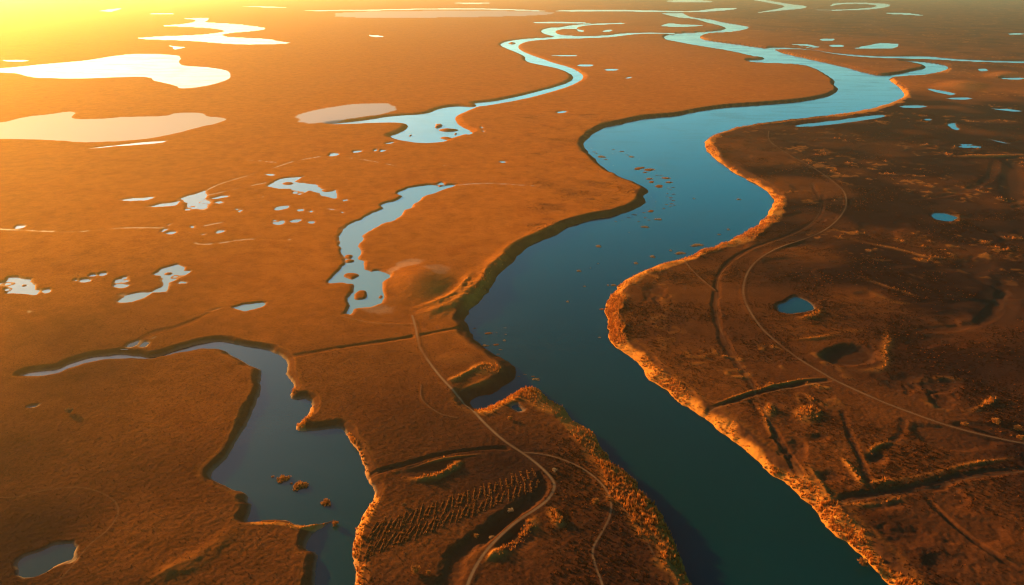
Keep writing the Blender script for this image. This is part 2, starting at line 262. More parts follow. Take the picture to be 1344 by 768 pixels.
# ridges (+) and ditches (-): points, height m, half width m, (mask channel, value) or None
TRK = 2; REED = 1; DARK = 3
STROKES = [
 ([(612,413),(606,405),(618,392),(632,376),(640,360),(655,340),(672,325),(700,311),(741,292),(790,280),(832,268)], 2.8, 10, (REED,.34)),
 ([(541,415),(570,408),(600,395),(620,378),(634,360)], 2.0, 12, (REED,.34)),
 ([(541,405),(575,397),(596,386),(610,370),(622,352)], 1.6, 5, (REED,.3)),
 ([(575,504),(600,497),(622,484),(650,474)], 1.2, 4, (REED,.5)),
 ([(600,510),(640,500),(668,490)], 1.2, 4, (REED,.3)),
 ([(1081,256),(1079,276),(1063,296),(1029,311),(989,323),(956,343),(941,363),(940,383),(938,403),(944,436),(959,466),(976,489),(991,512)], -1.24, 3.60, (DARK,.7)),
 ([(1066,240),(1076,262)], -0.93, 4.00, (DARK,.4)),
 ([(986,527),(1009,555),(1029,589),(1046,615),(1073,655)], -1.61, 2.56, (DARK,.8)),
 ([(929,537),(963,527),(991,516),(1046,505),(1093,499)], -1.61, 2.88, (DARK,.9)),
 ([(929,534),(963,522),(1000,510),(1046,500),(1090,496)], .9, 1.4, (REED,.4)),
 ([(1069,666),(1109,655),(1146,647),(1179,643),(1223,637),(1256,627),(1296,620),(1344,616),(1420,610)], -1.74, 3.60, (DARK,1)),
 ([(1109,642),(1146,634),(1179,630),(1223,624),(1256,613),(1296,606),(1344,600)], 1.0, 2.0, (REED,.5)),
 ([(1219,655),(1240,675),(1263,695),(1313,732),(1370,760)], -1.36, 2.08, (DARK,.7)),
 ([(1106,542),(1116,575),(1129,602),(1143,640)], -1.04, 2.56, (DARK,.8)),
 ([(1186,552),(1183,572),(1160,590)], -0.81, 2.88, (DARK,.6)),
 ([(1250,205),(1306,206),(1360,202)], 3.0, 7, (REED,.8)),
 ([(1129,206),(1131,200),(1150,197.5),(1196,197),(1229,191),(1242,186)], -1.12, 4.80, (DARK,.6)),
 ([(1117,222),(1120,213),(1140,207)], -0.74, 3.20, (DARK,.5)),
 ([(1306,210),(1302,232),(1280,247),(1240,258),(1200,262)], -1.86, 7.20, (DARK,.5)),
 ([(1318,380),(1309,395),(1300,412),(1279,427),(1240,432),(1203,434)], -1.49, 5.60, (DARK,.6)),
 ([(1035,447),(1080,444),(1110,434),(1150,436)], 1.2, 3, (REED,.4)),
 ([(1160,420),(1168,445),(1160,462),(1166,480),(1150,488),(1110,486)], .8, 4, (REED,.38)),
 ([(1068,400),(1080,408),(1066,417),(1046,418)], 1.6, 4, (REED,.6)),
 ([(1245,273),(1262,286),(1258,293),(1238,293)], 1.8, 4, (REED,.6)),
 ([(1100,309),(1140,320),(1190,330),(1220,340),(1270,340)], 1.1, 3.5, (REED,.5)),
 ([(1121,360),(1150,372),(1190,385),(1210,392)], .9, 3, (REED,.4)),
 ([(1130,376),(1170,398),(1200,400)], 1.0, 3, (REED,.4)),
 ([(1190,505),(1230,495),(1270,500)], 1.0, 3, (REED,.4)), ([(1210,520),(1225,535),(1250,540)], 1.1, 3, (REED,.4)), ([(1262,545),(1290,535),(1310,520)], 1.0, 3, (REED,.4)),
 ([(1100,655),(1130,665),(1175,654),(1195,650)], 1.2, 2.6, (REED,.5)),
 ([(985,526),(1003,545),(1012,570),(1030,596),(1040,620)], 1.0, 2.0, (REED,.5)),
 ([(1056,607),(1075,630),(1090,655)], 1.1, 2.2, (REED,.6)),
 ([(1105,600),(1120,620),(1135,640)], 1.0, 2.4, (REED,.6)),
 ([(1180,580),(1150,585),(1140,600)], 1.0, 2.0, (REED,.5)),
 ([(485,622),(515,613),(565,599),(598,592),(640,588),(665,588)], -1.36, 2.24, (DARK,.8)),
 ([(495,627),(530,616),(580,602),(640,595)], .8, 1.2, (REED,.4)),
 ([(523,628),(560,630),(590,618),(608,604)], 2.6, 2.6, (REED,.8)),
 ([(705,592),(740,600),(768,613),(790,632),(808,655)], -0.74, 1.28, (DARK,.6)),
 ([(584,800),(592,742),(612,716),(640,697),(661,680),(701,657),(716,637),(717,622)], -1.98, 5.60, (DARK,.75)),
 ([(700,672),(696,690),(684,706),(664,720),(640,730),(620,738)], 2.6, 4.0, (REED,1)),
 ([(722,664),(730,680),(738,695)], 2.2, 3.0, (REED,.7)),
 ([(448,456),(515,446),(548,440),(600,430)], -0.87, 2.80, (DARK,.4)),
 ([(377,469),(448,456)], -0.56, 2.80, (DARK,.3)),
 ([(448,415),(481,423),(520,426),(545,425)], .6, 2, (REED,.5)),
 ([(187,768),(217,752),(247,742),(277,725),(300,702),(323,689)], 2.2, 6, (REED,.25)),
 ([(50,751),(66,741),(90,733),(101,718)], 1.0, 2, (REED,.5)),
 ([(273,411),(255,420),(230,430),(200,436),(188,444)], -0.43, 3.20, (DARK,.4)),
 ([(448,303),(470,291)], 0, 4, None),
]
TRACKS = [  # name, points, width m, lightness
 ('footpath', [(1066,240),(1079,262),(1076,280),(1060,298),(1029,313),(989,326),(956,347),(942,365),(941,383),(939,403),(946,436),(962,466),(979,489),(990,513),(1009,552),(1029,586),(1046,613),(1071,655)], 1.0, .22),
 ('footpath', [(924,539),(963,529),(991,519),(1046,508),(1094,501)], 1.4, .25),
 ('footpath', [(1072,666),(1109,658),(1146,650),(1179,646),(1223,640),(1256,630),(1296,622),(1344,618),(1420,612)], 1.4, .22),
 ('dirt_track', [(541,414),(545,428),(548,443),(550,455),(556,465),(571,486),(583,500),(595,512),(615,532),(635,555),(661,579),(688,596),(705,609),(718,621),(727,632),(728,641),(720,656),(701,670),(681,682),(661,699),(641,719),(625,742),(613,768),(606,800)], 2.2, 1),
 ('dirt_track', [(1009,172),(1008,184),(1018,192),(1036,203),(1063,217),(1083,230),(1100,243),(1109,253),(1112,269),(1103,286),(1083,303),(1056,314),(1023,324),(996,339),(981,356),(975,376),(976,393),(985,411),(1000,433),(1023,453),(1049,473),(1076,489),(1096,501),(1129,516),(1163,531),(1196,543),(1229,555),(1263,565),(1296,573),(1344,583),(1420,592)], 2.4, .62),
 ('footpath', [(688,594),(715,596),(748,606),(775,621),(795,640),(803,659),(801,679),(788,702),(776,722),(781,742),(791,768),(795,790)], 1.2, .8),
 ('footpath', [(898,342),(911,358),(925,370),(939,381)], 1.0, .6),
 ('footpath', [(0,654),(23,654),(50,645),(97,639),(123,643),(145,653),(156,665),(155,679),(140,699),(117,715),(97,742),(73,768),(60,800)], .8, .22),
 ('footpath', [(448,415),(481,423),(520,426),(546,425)], 1.0, .6),
 ('footpath', [(553,505),(551,520),(560,532),(580,545),(600,548)], .7, .4),
 ('footpath', [(808,655),(823,673),(838,690),(850,712),(862,735)], .7, .5),
]
SHORELINES = [  # narrow pale wet creeks read as thin lines on the plain
 [(262,260),(273,247),(300,237),(333,228),(360,220),(383,212),(410,207),(430,205),(448,206),(481,210),(525,219)],
 [(269,257),(300,250),(330,243),(348,240)],
 [(267,275),(283,270),(292,267)], [(270,296),(305,289),(335,281),(345,279)],
 [(243,315),(262,321),(290,319),(320,313),(380,314)], [(0,301),(60,304),(100,305),(150,299),(215,299)],
 [(315,210),(330,209.5),(362,213)], [(596,243.5),(640,240),(700,244)],
]

# ------------------------------------------------------------------ heights
print('grid', X.shape)
nz = (vnoise(X / 260, Y / 260, 0) * .7 * fade(260) + vnoise(X / 90, Y / 90, 1) * .22 * fade(90) + vnoise(X / 33, Y / 33, 2) * .05 * fade(33)
      + vnoise(X / 13, Y / 13, 3) * .03 * fade(13) + vnoise(X / 5.3, Y / 5.3, 4) * .04 * fade(5.3) + vnoise(X / 2.3, Y / 2.3, 5) * .13 * fade(2.3))
Z = BASE + nz
MASK = np.zeros(X.shape + (4,), np.float32)      # mud, reed, track, dark

wob2 = vnoise(X / 37, Y / 37, 3)
wob = vnoise(X / 21, Y / 21, 6) * .3 + vnoise(X / 9, Y / 9, 7) * .35 + vnoise(X / 4, Y / 4, 1) * .35
def mask(ch, val, W=FULL): MASK[W][..., ch] = np.maximum(MASK[W][..., ch], val)
for cx, cy, rx, ry, hh, rd in MOUNDS:
    c = unproj((cx, cy), BASE); a = unproj((cx + rx, cy), BASE); b1 = unproj((cx, cy - ry), BASE); b2 = unproj((cx, cy + ry), BASE)
    RX = abs(a[0] - c[0]); RY = (b1[1] - b2[1]) / 2; cyw = (b1[1] + b2[1]) / 2; k = c[0] / (c[1] + H * math.tan(PITCH))
    W = window([c, b1, b2], max(RX, RY) * 1.5)
    q = np.hypot((X[W] - c[0] - (Y[W] - c[1]) * k) / RX, (Y[W] - cyw) / RY) * (1 + ((.05 if hh > 6 else .18) * wob[W] + .06 * wob2[W] if hh > 0 else .12 * wob[W] + .15 * wob2[W] if hh <= -3 else .5 * wob[W] + .55 * wob2[W]))
    Z[W] += hh * (1 - sstep(0, 1.15, q)) if hh > 0 else (.8 * hh * (1 - sstep(.6, 1.08, q)) if hh <= -4 and cx > 800 else .55 * hh * (1 - sstep(.25, 1.15, q)))
    if rd: mask(REED, rd * (1 - sstep(.5, 1.1, q)), W)
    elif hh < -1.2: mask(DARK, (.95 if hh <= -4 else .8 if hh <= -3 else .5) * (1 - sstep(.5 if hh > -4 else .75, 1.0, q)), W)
for pts, hh, wd, mk in STROKES:
    P = unproj(chaikin(pts, False, 2), BASE); R = wd * 3.2 + 3; W = window(P, R)
    D, S = seg_dist(P, R, False, W); wb_ = wob[W]
    D = np.maximum(D + wb_ * wd * .6 + wob2[W] * wd * .3, 0); prof = np.exp(-(D / wd) ** 2) if hh > 0 else 1 - sstep(wd * .25, wd * 1.45, D)
    ends = np.clip(np.minimum(S, 1 - S) * 6, .0, 1)
    if hh > 0: prof = prof * np.clip(.75 + .8 * wob2[W] + .3 * wb_, .15, 1.3)
    else: ends = np.maximum(ends, .75)
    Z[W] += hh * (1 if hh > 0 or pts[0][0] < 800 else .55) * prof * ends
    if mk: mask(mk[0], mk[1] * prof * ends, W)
right_of_river = sstep(250, 330, X + .12 * (900 - Y)) * (Y < 1500)
rg = 1 - np.abs(vnoise(X / 46 + 9, Y / 46, 1) + .5 * vnoise(X / 19, Y / 19, 2)) * 3
rg = vnoise(X / 17, Y / 17, 1) * .8 + vnoise(X / 6, Y / 6, 2) * .5
spot = sstep(.30, .75, rg) * sstep(-.1, .5, vnoise(X / 110, Y / 110, 5)) * sstep(40, 220, X)
mask(REED, .36 * spot); Z += .45 * spot * fade(17)
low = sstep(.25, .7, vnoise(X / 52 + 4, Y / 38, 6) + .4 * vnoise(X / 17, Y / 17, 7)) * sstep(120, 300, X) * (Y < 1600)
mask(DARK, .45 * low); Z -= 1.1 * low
for pts, k in MUD:
    P = unproj(chaikin(pts, True, 1), BASE); W = window(P, 30); D, S = seg_dist(P, 30, True, W)
    s_ = np.where(inside(P, W), D, -D) + wob[W] * 5 + wob2[W] * 6 * (fade(33)[W])
    mask(0, k * sstep(-3, 4, s_), W)
for pts in SHORELINES:
    P = unproj(chaikin(pts, False, 2), BASE); W = window(P, 14); D, S = seg_dist(P, 14, False, W)
    brk = sstep(-.35, .45, vnoise(X[W] / 22, Y[W] / 60, 3) + .6 * vnoise(X[W] / 8, Y[W] / 20, 4))
    mask(0, .7 * np.exp(-(np.maximum(D + wob[W] * 2, 0) / 1.5) ** 2) * brk, W); Z[W] -= .4 * np.exp(-(D / 3) ** 2)

# tracks: level the ground under them
TW = []
smooth = BASE + vnoise(X / 260, Y / 260, 0) * .7 + vnoise(X / 90, Y / 90, 1) * .22 + .2
for name, pts, wd, li in TRACKS:
    P = unproj(chaikin(pts, False, 3), BASE); R = wd * 4 + 4; W = window(P, R); D, S = seg_dist(P, R, False, W)
    k = 1 - sstep(wd * .6, wd * 1.6 + 1.0, D)
    if li < .3: k = k * .15
    Z[W] = Z[W] * (1 - k) + smooth[W] * k
    mask(TRK, li * .55 * (1 - sstep(wd * .2, wd * .3 + .6, D)) * (.75 + .35 * wob[W] + .35 * wob2[W]), W)
    for ch in (1, 3): MASK[W][..., ch] *= 1 - k
    TW.append((name, P, wd, li))

RB = RIVER[RIVER.index((1166,103)):RIVER.index((1200,800)) + 1]
REEDBANKS = [(RB[:9], 0, 17, .95), (RB[6:15], 0, 6, .6), (RB[13:27], 0, 16, 1.0), (RB[26:35], 0, 9, 1.0), (RB[33:], 0, 15, 1.0),
  ([(703,512),(728,529),(755,554),(776,569),(798,595),(818,614),(841,649),(865,669),(881,699),(891,730),(908,768)], 0, 17, .42),
  ([(640,535),(668,519),(690,512),(700,520)], 0, 8, .8), ([(455,568),(473,602),(485,635),(490,652)], 0, 3.5, .7), ([(488,655),(478,675),(468,702),(463,719),(465,745),(464,768)], 0, 7, .8),
  ([(381,524),(405,527),(408,540),(388,563),(420,566),(446,562)], 0, 3.5, .6), ([(375,493),(380,500),(386,512)], 0, 3, .5), ([(442,682),(427,686),(393,693),(373,688),(333,687)], 0, 2.5, .6),
  ([(1017,66),(1043,72),(1087,82),(1133,95)], 0, 14, .7), ([(1246,90),(1238,95)], 0, 14, .8), ([(917,48),(930,53),(955,57)], 0, 20, .5), ([(755,91),(766,99)], 0, 16, .7)]
WATER = []
isl_by = {}
for bi, e in ISLETS: isl_by.setdefault(bi, []).append(e)
ALLD = np.full(X.shape, 200., np.float32)          # distance to the nearest water edge, + on land
owner = np.full(X.shape, -1, np.int16); LEV = np.zeros(X.shape, np.float32)
FR = vnoise(X / 23, Y / 23, 2) * 2.2 + vnoise(X / 8, Y / 8, 3) * 1.3 * fade(8) + vnoise(X / 3, Y / 3, 4) * .6 * fade(3)
FP = vnoise(X / 30, Y / 55, 7) * 3.0 * fade(40) + vnoise(X / 90, Y / 150, 1) * 8 * sstep(1400, 2600, Y) + vnoise(X / 13, Y / 22, 4) * 3.4 * fade(14) + vnoise(X / 6, Y / 9, 5) * 1.4 * fade(8)
WBN = 1 + .35 * vnoise(X / 40, Y / 40, 5) + .15 * vnoise(X / 12, Y / 12, 6)
patchy = vnoise(X / 28, Y / 28, 1) + .5 * vnoise(X / 11, Y / 11, 2)
for pts, off, wd, k in REEDBANKS:
    P = unproj(chaikin(pts, False, 2), BASE); R = wd * 3; W = window(P, R); D, S = seg_dist(P, R, False, W)
    lim = wd * (1 + .35 * patchy[W])
    mask(REED, k * (1 - sstep(lim * .7, lim * 1.15, D)), W)
for bi, (name, pts, lev, wb, dp) in enumerate(BODIES):
    nch = 0 if lev > 5 and name == 'pond' else 1 if (lev > 4.5 or name == 'left_channel') else 2
    P = unproj(chaikin(pts, True, nch), lev)
    R = wb * 1.8 + 16; W = window(P, R); Zw = Z[W]
    D, S = seg_dist(P, R, True, W); I = inside(P, W)
    s_ = np.where(I, -np.minimum(D, R), np.minimum(D, R))            # + on land
    for e in isl_by.get(bi, []):
        Pe = unproj(chaikin(e, True, 2), lev); De, _ = seg_dist(Pe, 20, True, W); Ie = inside(Pe, W)
        s_ = np.maximum(s_, np.where(Ie, np.minimum(De, 20), -np.minimum(De, 20)))
    amp = {'river': 1.0, 'left_channel': .7}.get(name, .6)
    if lev > 4.5: s_ = s_ + FP[W] * np.clip(1 - (np.abs(s_) - 14) / 20, 0, 1)
    s_ = s_ + FR[W] * amp * np.clip(1 - (np.abs(s_) - 10) / 20, 0, 1)
    wbl = wb * WBN[W] if name in ('river', 'left_channel') else wb
    t = np.clip(s_ / wbl, 0, 1); prof = t * (1.55 - .55 * t)
    zb = np.where(s_ > 0, lev + .05 + (Zw - lev) * prof, lev - .05 - dp * sstep(0, 7, -s_))
    Z[W] = np.where(s_ < wbl, np.minimum(Zw, zb) if lev < 4.7 else zb, Zw)
    ow = owner[W]; aw = ALLD[W]; nearer = (s_ < aw) & (s_ < R * .99)
    ow[nearer] = bi; aw[nearer] = s_[nearer]
    WATER.append((name, lev, W))
    if name in ('river', 'left_channel'):
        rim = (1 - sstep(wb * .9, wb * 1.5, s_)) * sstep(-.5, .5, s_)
        bk = (.8 if name == 'river' else .65) * (1 - sstep(wb * .75, wb * 1.1, s_)) * (s_ > -1) * (1 - np.clip(MASK[W][..., 1] * 2.2, 0, 1)); mask(DARK, bk, W)  # bare mud banks, with the shade on their faces painted in darker
        mask(REED, .6 * rim * (.16 + .12 * (patchy[W] > .2)), W)
    if lev > 2: mask(0, .16 * (1 - sstep(.3, 2.2, s_)) * (s_ > -3), W)

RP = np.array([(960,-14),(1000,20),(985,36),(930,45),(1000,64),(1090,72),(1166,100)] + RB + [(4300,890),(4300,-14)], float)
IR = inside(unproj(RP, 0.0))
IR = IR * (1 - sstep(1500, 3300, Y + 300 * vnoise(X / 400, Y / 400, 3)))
HEATH_DIM = np.maximum(IR * (.72 + .28 * sstep(60, 420, X - .12 * Y)), sstep(0, 2600, X + 250 * vnoise(X / 300, Y / 500, 2)) * .85)  # darker heath across the river, with the light fading rightward painted in
HEATH_DIM = np.maximum(HEATH_DIM, .85 * (1 - sstep(380, 980, Y + 60 * vnoise(X / 120, Y / 120, 4))))  # foreground darkened in colour, painting in the weaker light near the camera
HEATH_DIM = np.clip(HEATH_DIM * (1 + .2 * vnoise(X / 70, Y / 70, 2)), 0, 1).astype(np.float32)
PLOT = inside(unproj(np.array([(478,690),(700,608),(713,628),(707,645),(470,742)], float), BASE))
mask(DARK, .15 * PLOT); MASK[..., 1] *= 1 - .9 * PLOT

# ------------------------------------------------------------------ materials
def new_mat(name):
    m = bpy.data.materials.new(name); m.use_nodes = True; nt = m.node_tree
    for n in list(nt.nodes): nt.nodes.remove(n)
    return m, nt
def N(nt, kind, **kw):
    n = nt.nodes.new(kind)
    for k, v in kw.items(): setattr(n, k, v)
    return n
def mixc(nt, a, b, fac, mode='MIX'):
    n = N(nt, 'ShaderNodeMix', data_type='RGBA', blend_type=mode)
    for sock, v in ((n.inputs['Factor'], fac), (n.inputs[6], a), (n.inputs[7], b)):
        if hasattr(v, 'links') or isinstance(v, bpy.types.NodeSocket): nt.links.new(v, sock)
        elif isinstance(v, tuple): sock.default_value = (*v, 1)
        else: sock.default_value = v
    return n.outputs[2]
def noise(nt, scale, detail=4, rough=.6, vec=None, dist=0):
    n = N(nt, 'ShaderNodeTexNoise'); n.inputs['Scale'].default_value = scale; n.inputs['Detail'].default_value = detail
    n.inputs['Roughness'].default_value = rough; n.inputs['Distortion'].default_value = dist
    if vec: nt.links.new(vec, n.inputs['Vector'])
    return n.outputs['Fac']
def ramp(nt, fac, stops):
    n = N(nt, 'ShaderNodeValToRGB'); cr = n.color_ramp
    while len(cr.elements) < len(stops): cr.elements.new(.5)
    for e, (p, c) in zip(cr.elements, stops): e.position = p; e.color = (*c, 1) if isinstance(c, tuple) else (c, c, c, 1)
    nt.links.new(fac, n.inputs[0]); return n.outputs[0]
def princ(nt, color, rough=.9, spec=.2):
    b = N(nt, 'ShaderNodeBsdfPrincipled')
    if isinstance(color, tuple): b.inputs['Base Color'].default_value = (*color, 1)
    else: nt.links.new(color, b.inputs['Base Color'])
    if isinstance(rough, float): b.inputs['Roughness'].default_value = rough
    else: nt.links.new(rough, b.inputs['Roughness'])
    b.inputs['Specular IOR Level'].default_value = spec
    return b
def finish(nt, bsdf, bump=None, dist=1.0, strength=1.0):
    o = N(nt, 'ShaderNodeOutputMaterial'); nt.links.new(bsdf.outputs[0], o.inputs[0])
    if bump is not None:
        bn = N(nt, 'ShaderNodeBump'); bn.inputs['Distance'].default_value = dist; bn.inputs['Strength'].default_value = strength
        nt.links.new(bump, bn.inputs['Height']); nt.links.new(bn.outputs[0], bsdf.inputs['Normal'])

def marsh_material():
    m, nt = new_mat('marsh_ground')
    tc = N(nt, 'ShaderNodeTexCoord').outputs['Object']
    at = N(nt, 'ShaderNodeVertexColor', layer_name='mask'); sep = N(nt, 'ShaderNodeSeparateColor'); nt.links.new(at.outputs[0], sep.inputs[0])
    mud, reed, trk, dark = sep.outputs[0], sep.outputs[1], sep.outputs[2], at.outputs[1]
    big = noise(nt, .008, 6, .65, tc, .8); mid = noise(nt, .06, 5, .65, tc); fine = noise(nt, .7, 4, .7, tc)
    c1 = ramp(nt, big, [(.30, (.145, .062, .022)), (.5, (.185, .080, .028)), (.72, (.150, .052, .018))])
    c2 = ramp(nt, mid, [(.30, (.085, .040, .018)), (.55, (.190, .085, .032)), (.8, (.250, .120, .045))])
    c = mixc(nt, c1, c2, .45); c = mixc(nt, c, (2.3, 1.55, .55), 1.0, 'MULTIPLY')
    ha = N(nt, 'ShaderNodeAttribute', attribute_name='heath_dim').outputs['Fac']
    c = mixc(nt, c, mixc(nt, c, (.056, .088, .60), 1.0, 'MULTIPLY'), ha)  # darkens the plain's colour: heath plus the painted fall-off of light
    f = ramp(nt, fine, [(.35, .6), (.6, 1.1)])
    c = mixc(nt, c, f, .8, 'MULTIPLY')
    c = mixc(nt, c, (.44, .165, .028), reed)
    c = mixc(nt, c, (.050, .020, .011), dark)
    c = mixc(nt, c, (.30, .19, .10), trk)
    c = mixc(nt, c, (.40, .29, .20), mud)
    rr = N(nt, 'ShaderNodeMapRange'); rr.inputs[3].default_value = .92; rr.inputs[4].default_value = .35; nt.links.new(mud, rr.inputs[0])
    b = princ(nt, c, rr.outputs[0], .0)
    ms = N(nt, 'ShaderNodeMath', operation='MULTIPLY'); ms.inputs[1].default_value = .5; nt.links.new(mud, ms.inputs[0]); nt.links.new(ms.outputs[0], b.inputs['Specular IOR Level'])
    finish(nt, b, fine, .3, .6)
    return m
def water_material(shallow=False, silt=None):
    m, nt = new_mat('shallow_water' if shallow else 'silty_water' if silt else 'water')
    tc = N(nt, 'ShaderNodeTexCoord').outputs['Object']
    mp = N(nt, 'ShaderNodeMapping'); mp.inputs['Scale'].default_value = (.35, 1.0, 1); mp.inputs['Rotation'].default_value = (0, 0, .6); nt.links.new(tc, mp.inputs[0])
    big = noise(nt, .01, 3, .6, tc)
    c = mixc(nt, (.0001, .020, .025), (.0001, .030, .036), big)
    wind = noise(nt, .02, 4, .6, mp.outputs[0], 1.0); rgh = ramp(nt, wind, [(.4, .05), (.65, .20)])
    b = princ(nt, c, rgh, .5); b.inputs['IOR'].default_value = 1.33; b.inputs['Specular IOR Level'].default_value = .22
    rip = noise(nt, .9, 3, .6, mp.outputs[0])
    if shallow:          # a film of water over pale mud
        for l in list(b.inputs['Base Color'].links) + list(b.inputs['Roughness'].links): nt.links.remove(l)
        b.inputs['Base Color'].default_value = (.42, .33, .24, 1); b.inputs['Roughness'].default_value = .45
    if silt:             # pale silt close under the surface
        for l in list(b.inputs['Base Color'].links): nt.links.remove(l)
        b.inputs['Base Color'].default_value = (*silt, 1); b.inputs['Specular IOR Level'].default_value = .5
    finish(nt, b, rip, .09, .4)
    return m
M_LAND = marsh_material(); M_WATER = water_material(); M_SHALLOW = water_material(True); M_SILT = water_material(silt=(.13, .27, .33)); M_SILT2 = water_material(silt=(.001, .030, .032))

# ------------------------------------------------------------------ mesh builders
def link(o, parent=None):
    col.objects.link(o)
    if parent: o.parent = parent
    return o
def grid_mesh(name, ii, jj, z, keep=None):
    """mesh from rows ii and columns jj of the ground grid"""
    xs = X[np.ix_(ii, jj)]; ys = Y[np.ix_(ii, jj)]
    n, m = xs.shape
    idx = np.arange(n * m).reshape(n, m)
    q = np.stack([idx[1:, :-1], idx[1:, 1:], idx[:-1, 1:], idx[:-1, :-1]], -1).reshape(-1, 4)
    if keep is not None: q = q[keep.reshape(-1)]
    zz = z if isinstance(z, np.ndarray) else np.full(xs.shape, z)
    co = np.stack([xs, ys, zz], -1).reshape(-1, 3)
    used, inv = np.unique(q, return_inverse=True)
    return raw_mesh(name, co[used], inv.reshape(-1, 4), 4), used
def raw_mesh(name, co, faces, k, smooth=True):
    me = bpy.data.meshes.new(name)
    me.vertices.add(len(co)); me.vertices.foreach_set('co', np.ascontiguousarray(co, np.float32).ravel())
    f = np.ascontiguousarray(faces, np.int32)
    me.loops.add(f.size); me.loops.foreach_set('vertex_index', f.ravel())
    me.polygons.add(len(f)); me.polygons.foreach_set('loop_start', np.arange(0, f.size, k, dtype=np.int32))
    me.polygons.foreach_set('loop_total', np.full(len(f), k, np.int32))
    me.polygons.foreach_set('use_smooth', np.full(len(f), smooth))
    me.update(calc_edges=True); me.validate()
    return me
def structure(o, label=None):
    o['kind'] = 'structure'
    if label: o['label'] = label
    return o

me, used = grid_mesh('ground', np.arange(NV), np.arange(NU), Z)
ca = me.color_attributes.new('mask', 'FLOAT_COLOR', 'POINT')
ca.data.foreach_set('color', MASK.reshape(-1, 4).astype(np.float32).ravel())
me.materials.append(M_LAND)
hat = me.attributes.new('heath_dim', 'FLOAT', 'POINT'); hat.data.foreach_set('value', HEATH_DIM.ravel())
ground = structure(link(bpy.data.objects.new('ground', me)), 'rust brown marsh plain cut by river channels and ditches')

def zat(x, y, F=None):
    F = Z if F is None else F
    u, v = to_uv(np.asarray(x, float), np.asarray(y, float))
    i = np.clip(np.searchsorted(GV, v) - 1, 0, NV - 2); j = np.clip(np.searchsorted(GU, u) - 1, 0, NU - 2)
    fi = np.clip((v - GV[i]) / (GV[i + 1] - GV[i]), 0, 1); fj = np.clip((u - GU[j]) / (GU[j + 1] - GU[j]), 0, 1)
    return (F[i, j] * (1 - fj) + F[i, j + 1] * fj) * (1 - fi) + (F[i + 1, j] * (1 - fj) + F[i + 1, j + 1] * fj) * fi

# water sheets: each body its own level sheet reaching a little under its banks
WL = {'river': 'wide teal main river winding through the marsh', 'side_channel': 'narrow far channel running to the right of the river',
      'left_channel': 'dark widening channel in the left foreground marsh', 'middle_channel': 'pale channel beside the round mound',
      'upper_channel': 'bright winding channel beyond the mound', 'lake': 'pale shallow lake', 'stream': 'thin far stream', 'pond': 'small marsh pond', 'pool': 'small pool on the peninsula'}
for k, (name, lev, W) in enumerate(WATER):
    ok = (ALLD[W] < np.maximum(5, cell[W] * 2)) & (owner[W] == k)
    q = ok[:-1, :-1] | ok[1:, :-1] | ok[:-1, 1:] | ok[1:, 1:]
    q &= (owner[W][:-1, :-1] == k)
    if not q.any(): continue
    r = np.where(q.any(1))[0]; c = np.where(q.any(0))[0]
    ii = np.arange(r[0], r[-1] + 2) + (W[0].start or 0); jj = np.arange(c[0], c[-1] + 2) + (W[1].start or 0)
    me, _ = grid_mesh(name, ii, jj, lev, q[r[0]:r[-1] + 1, c[0]:c[-1] + 1])
    me.materials.append(M_SHALLOW if k == 6 else M_SILT2 if k == 2 else M_SILT if k in (3, 4, 7) or (k > 7 and BODIES[k][1][0][0] < 850 and BODIES[k][1][0][1] < 450) else M_WATER)
    structure(link(bpy.data.objects.new(name, me)), WL[name])

# ------------------------------------------------------------------ the air
xs = [-42000, 42000]; ys = [-400, 42000]; zs = [-6, H + 8]
hz_co = np.array([(x, y, z) for x in xs for y in ys for z in zs], float)
hz_f = np.array([(0, 1, 3, 2), (4, 6, 7, 5), (0, 4, 5, 1), (2, 3, 7, 6), (0, 2, 6, 4), (1, 5, 7, 3)])
me = raw_mesh('haze', hz_co, hz_f, 4, False)
m, nt = new_mat('haze_air'); pv = N(nt, 'ShaderNodeVolumePrincipled'); pv.inputs['Density'].default_value = HAZE_DENSITY
pv.inputs['Color'].default_value = (*HAZE_COLOR, 1); pv.inputs['Anisotropy'].default_value = HAZE_G
o = N(nt, 'ShaderNodeOutputMaterial'); nt.links.new(pv.outputs[0], o.inputs['Volume'])
me.materials.append(m); hz = link(bpy.data.objects.new('haze', me)); hz['kind'] = 'stuff'; hz['label'] = 'warm evening haze over the marsh'

# ------------------------------------------------------------------ vegetation
def veg_material(name, translucent=.25):
    m, nt = new_mat(name)
    at = N(nt, 'ShaderNodeVertexColor', layer_name='tint')
    b = princ(nt, at.outputs[0], .9, .0)
    tr = N(nt, 'ShaderNodeBsdfTranslucent'); nt.links.new(at.outputs[0], tr.inputs[0])
    mx = N(nt, 'ShaderNodeMixShader'); mx.inputs[0].default_value = translucent
    nt.links.new(b.outputs[0], mx.inputs[1]); nt.links.new(tr.outputs[0], mx.inputs[2])
    o = N(nt, 'ShaderNodeOutputMaterial'); nt.links.new(mx.outputs[0], o.inputs[0])
    return m
M_SCRUB = veg_material('dry_scrub'); M_REED = veg_material('dry_reed', .3)

